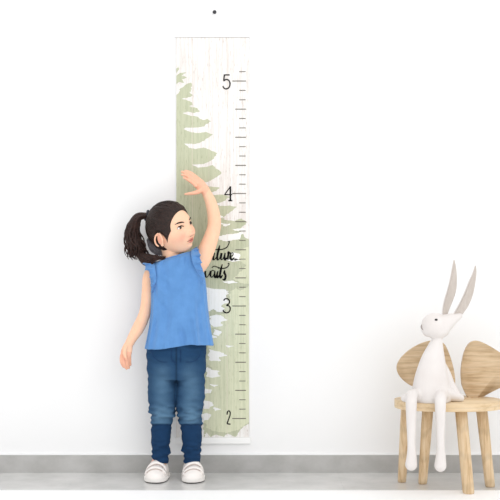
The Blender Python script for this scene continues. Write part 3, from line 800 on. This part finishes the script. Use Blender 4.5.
# neck binding
bm = bmesh.new()
ring = [((161,260.5),(193,251.5))]
A, B = g(161.5, 260.3), g(192.8, 251.6); cc = (A + B) / 2; axx = (B - A) / 2
pts = [cc + axx * math.cos(t) * .98 + Vector((0, .0352 * math.sin(t), .0012)) for t in [2 * math.pi * k / 40 for k in range(41)]]
tube(bm, pts, [.0022] * 41, 8); link('neck_binding', bm, m_shirt.m, top_o)
# ruffled cap sleeves
def ruffle(seam, out, nfold, ph):
    bm = bmesh.new(); n_ = 90; P, Wd = crom([g(*q_) for q_ in seam], [q_ for q_ in out], n_); rows = []
    for i in range(n_):
        t = i / (n_ - 1); T = (P[min(n_ - 1, i + 1)] - P[max(0, i - 1)]).normalized(); row = []
        o = Vector(Wd[i])
        wv = math.sin(ph + 2 * math.pi * nfold * t + .8 * math.sin(5 * t))
        for j in range(9):
            v_ = j / 8
            p = P[i] + o * v_ + Vector((0, -1, 0)) * (.0085 * wv * v_ + .003 * math.sin(v_ * 3.1)) + T * (.0045 * math.cos(ph + 2 * math.pi * nfold * t) * v_) + o.normalized() * (.003 * wv * v_)
            row.append(p)
        rows.append(row)
    front = [[bm.verts.new(p) for p in r] for r in rows]
    back = [[bm.verts.new(p + Vector((0, .0014, 0))) for p in r] for r in rows]
    for i in range(n_ - 1):
        for j in range(8):
            bm.faces.new((front[i][j], front[i][j+1], front[i+1][j+1], front[i+1][j])); bm.faces.new((back[i][j], back[i+1][j], back[i+1][j+1], back[i][j+1]))
        bm.faces.new((front[i][8], back[i][8], back[i+1][8], front[i+1][8])); bm.faces.new((front[i][0], front[i+1][0], back[i+1][0], back[i][0]))
    for i in (0, n_ - 1):
        for j in range(8): bm.faces.new((front[i][j], back[i][j], back[i][j+1], front[i][j+1]))
    link('ruffle_sleeve', bm, m_shirt.m, top_o)
ruffle([(156,262,.03),(154.5,261.5,.0),(154.5,264,-.035),(155.5,270,-.052),(156.5,279,-.055),(154.5,288,-.045),(152.5,293,-.03)],
       [(-.030,0,.004),(-.036,0,.003),(-.037,-.004,-.002),(-.026,-.004,-.006),(-.016,-.008,-.006),(-.012,-.006,-.004),(-.004,-.002,0)], 7, 0)
ruffle([(193,250,.02),(191.5,249.5,-.01),(191,252,-.040),(191.5,259,-.060),(194.5,267,-.064),(199,275,-.058),(203.5,284,-.044)],
       [(.012,0,.010),(.020,-.006,.008),(.028,-.010,.004),(.032,-.012,.0),(.025,-.010,-.002),(.014,-.007,-.002),(.004,-.002,0)], 7, 1.5)

# -- jeans
m_jean = NT('blue_denim', lin(40, 80, 120), .85, .2)
an = m_jean.n('ShaderNodeAttribute', attribute_name='dye')
tw = m_jean.ramp(m_jean.noise(m_jean.coords((1, 1, .35), (0, 0, 0)), 700, 3, .6), [(.35, G(.86)), (.65, G(1.0))])
m_jean.base(m_jean.mul(an.outputs['Color'], tw)); m_jean.bump(m_jean.noise(m_jean.coords(), 900, 2), .0004, .3)
bm = bmesh.new()
rings = [slab(bm, *a) for a in (((148.5,338),(205.5,338),.056), ((146.6,348),(206.6,348),.058), ((146.4,360),(206.2,360),.059), ((147,372),(205.4,372),.058), ((149,379),(203.6,379),.052))]
loft(bm, rings)
for L_, Rr in ((LEGS[0], LR), (LEGS[1], LR2)):
    LL = L_[:-1] + [(L_[-1][0], 462.5)]
    tube(bm, [g(x, y, dd) for (x, y), dd in zip(LL, LD)], [r * s for r in Rr], 40, 40, round_ends=False)
jm = voxel(bm, .0024, 5)
co = getco(jm); nr = vnormals(jm)
py = 250 + (H - co[:, 2]) * F / co[:, 1]; px = 250 + co[:, 0] * F / co[:, 1]
def nz(p, sc, off=0): return noise.noise(Vector((p[0] * sc[0] + off, p[1] * sc[1], p[2] * sc[2])))
knee = gauss(py, 415, 10); ank = gauss(py, 452, 9); thigh = gauss(py, 375, 25); hip = gauss(py, 356, 8)
n_fine = np.array([nz(p, (34, 30, 85)) for p in co]); n_big = np.array([nz(p, (20, 18, 44), 5) for p in co]); n_diag = np.array([noise.noise(Vector((p[0] * 26 + p[2] * 34, p[1] * 20, p[2] * 46))) for p in co])
disp = n_fine * (.0085 * knee + .0080 * ank + .0014) + n_big * (.003 * knee + .003 * ank + .0016) + n_diag * (.0034 * thigh + .0045 * knee + .003 * hip)
disp += .0016 * gauss(py, 423.5, 1.2) - .0014 * gauss(py, 426, 1.3)          # stitched panel seam under the knee
disp -= .0035 * gauss(px, 176.5, 1.2) * (py < 386) * (py > 352) * .5           # fly / centre seam
disp *= (py > 345)
setco(jm, co + nr * disp[:, None])
lx = np.where(px < 176.5, px - 162, px - 191) 
dark = np.array(lin(22, 56, 92)[:3]); midc = np.array(lin(30, 66, 102)[:3]); fade = np.array(lin(96, 132, 160)[:3])
fmask = gauss(lx, 0, 9.5) * np.clip((py - 356) / 22, 0, 1) * np.clip((424.5 - py) / 1.6, 0, 1) * (nr[:, 1] < .2)
fmask *= (.50 + .38 * gauss(py, 416, 9) + .22 * n_big + .30 * n_fine * knee)
fmask = np.clip(fmask, 0, .85)
colr = np.where((py < 424.5)[:, None], midc, dark)
colr = colr * (1 - fmask[:, None]) + fade * fmask[:, None]
seam = gauss(px, 176.3, .9) * (py < 384) + gauss(py, 352.8, .7) * .0 + .6 * gauss(py, 424.5, .8)
colr = colr * (1 - .45 * np.clip(seam, 0, 1)[:, None])
setattr_col(jm, 'dye', colr)
jeans = link('jeans', jm, m_jean.m, girl)
m_seam = NT('denim_seam', lin(24, 54, 92), .85, .2); m_seam.bump(m_seam.noise(m_seam.coords(), 600, 2), .0003, .3)
bm = bmesh.new()
for pts in ([(171.5,350),(171.2,355),(171.6,359),(176.5,364)], [(180.6,350),(180.6,362)], [(152,351),(154,357),(160,361.5),(167,362)], [(201,350),(199,357),(193,361.5),(186,362)]):
    tube(bm, [g(x, y, -.0605 + .010 * abs((x - 176) / 28) ** 3) for x, y in pts], [.0011] * len(pts), 6, 16)
link('front_seam', bm, m_seam.m, jeans)

# -- shoes
m_shoe = NT('white_leather', lin(244, 238, 234), .5, .4); m_shoe.bump(m_shoe.noise(m_shoe.coords(), 260, 3), .0004, .3)
m_sole = NT('pale_rubber_sole', lin(238, 234, 230), .6, .35); m_sole.bump(m_sole.noise(m_sole.coords(), 200, 2), .0003, .3)
m_under = NT('shade_dark_tread', lin(60, 56, 54), .8, .3); m_under.bump(m_under.noise(m_under.coords(), 200, 2), .0003, .3)  # dark shade under the sole is put into the tread colour
m_pink = NT('peach_lining', lin(236, 186, 170), .8, .2); m_pink.bump(m_pink.noise(m_pink.coords(), 400, 2), .0003, .3)
m_stitch = NT('grey_strap_edge', lin(196, 182, 176), .7, .3); m_stitch.bump(m_stitch.noise(m_stitch.coords(), 400, 2), .0003, .3)
def shoe(x_toe, x_heel, mir):
    toe = Vector(((x_toe - 250) * 3.815 / F, 3.800, 0)); heel = Vector(((x_heel - 250) * 3.93 / F, 3.937, 0))
    ax = (heel - toe); Lg = ax.length; ax.normalize(); sd = Vector((ax.y, -ax.x, 0))        # sd: to the viewer's right
    W = lambda t: .0385 * (1 - abs(2 * max(0, .5 - t) ) ** 2.6 * .95) ** .5 * (1 - .22 * max(0, t - .35)) * (1 if t < .85 else math.sqrt(max(.02, 1 - ((t - .85) / .15) ** 2 * .96)))
    def Hh(t): 
        P_ = [(0, .017), (.06, .030), (.16, .037), (.30, .044), (.45, .058), (.58, .074), (.70, .079), (.85, .077), (.96, .066), (1, .055)]
        for (a, b), (c_, d_) in zip(P_, P_[1:]):
            if t <= c_: return b + (d_ - b) * (t - a) / (c_ - a)
        return .055
    asym = lambda t: (1 if mir else -1) * .004 * math.sin(math.pi * min(1, t * 1.4))
    bm = bmesh.new(); rows = []
    for i in range(31):
        t = i / 30; w_ = max(.004, W(t)); h = Hh(t); cc = toe + ax * (Lg * t) + sd * asym(t); row = []
        nrw = .86 - .30 * min(1, max(0, t - .15) * 1.6)
        for k in range(25):
            a = math.pi * k / 24; u = math.cos(a); z = .009 + (h - .009) * abs(math.sin(a)) ** .62
            sq = u * (1 - (1 - nrw) * (math.sin(a)) ** 1.2)
            row.append(bm.verts.new(cc + sd * (sq * w_ * .96) + Vector((0, 0, z))))
        rows.append(row)
    for a, b in zip(rows, rows[1:]):
        for k in range(24): bm.faces.new((a[k], a[k+1], b[k+1], b[k]))
        bm.faces.new((a[24], a[0], b[0], b[24]))
    bm.faces.new(rows[0]); bm.faces.new(rows[-1][::-1])
    sh = link('shoe', bm, m_shoe.m, girl)
    def outline(grow):
        L_ = []; R2 = []
        for i in range(31):
            t = i / 30; w_ = max(.003, W(t)) + grow; cc = toe + ax * (Lg * t + (grow if i == 30 else (-grow if i == 0 else 0))) + sd * asym(t)
            L_.append(cc + sd * w_); R2.append(cc - sd * w_)
        return L_ + R2[::-1]
    bm = bmesh.new(); prism(bm, [p + Vector((0, 0, .0035)) for p in outline(.0016)], (0, 0, .0125), .002); link('sole', bm, m_sole.m, sh)
    bm = bmesh.new(); prism(bm, outline(-.001), (0, 0, .0036), 0); link('tread', bm, m_under.m, sh)
    def strap(t0, t1, name, mat, lift=.0025, a0=12, a1=168, tilt=0):
        bm = bmesh.new(); fr_ = []; 
        for lay in (0, 1):
            for tt in (t0, t1):
                row = []
                for k in range(25):
                    a = math.radians(a0 + (a1 - a0) * k / 24); t = tt + tilt * math.cos(a); w_ = W(t); h = Hh(t) ; cc = toe + ax * (Lg * t) + sd * asym(t)
                    nrw = .86 - .30 * min(1, max(0, t - .15) * 1.6); u = math.cos(a)
                    z = .009 + (h - .009) * abs(math.sin(a)) ** .62; sq = u * (1 - (1 - nrw) * (math.sin(a)) ** 1.2)
                    o = (sd * u + Vector((0, 0, math.sin(a))) - ax * .5).normalized() * (lift if lay == 0 else -.001)
                    row.append(bm.verts.new(cc + sd * (sq * w_ * .96) + Vector((0, 0, z)) + o))
                fr_.append(row)
        A, B, C_, D_ = fr_[0], fr_[1], fr_[3], fr_[2]
        for p_, q_ in ((A, B), (B, C_), (C_, D_), (D_, A)):
            for k in range(24): bm.faces.new((p_[k], p_[k+1], q_[k+1], q_[k]))
        for k in (0, 24): bm.faces.new((A[k], B[k], C_[k], D_[k]))
        return link(name, bm, mat, sh)
    strap(.235, .250, 'strap_edge', m_stitch.m, .0034, 40, 150, .02)
    strap(.25, .35, 'strap', m_shoe.m, .0042, 14, 166, .02)
    strap(.385, .400, 'strap_edge', m_stitch.m, .0034, 40, 150, .02)
    strap(.40, .50, 'strap', m_shoe.m, .0042, 16, 164, .02)
    strap(.52, .585, 'tongue', m_pink.m if not mir else m_shoe.m, .0022, 50, 130)
shoe(155.0, 160.5, False); shoe(192.2, 192.0, True)
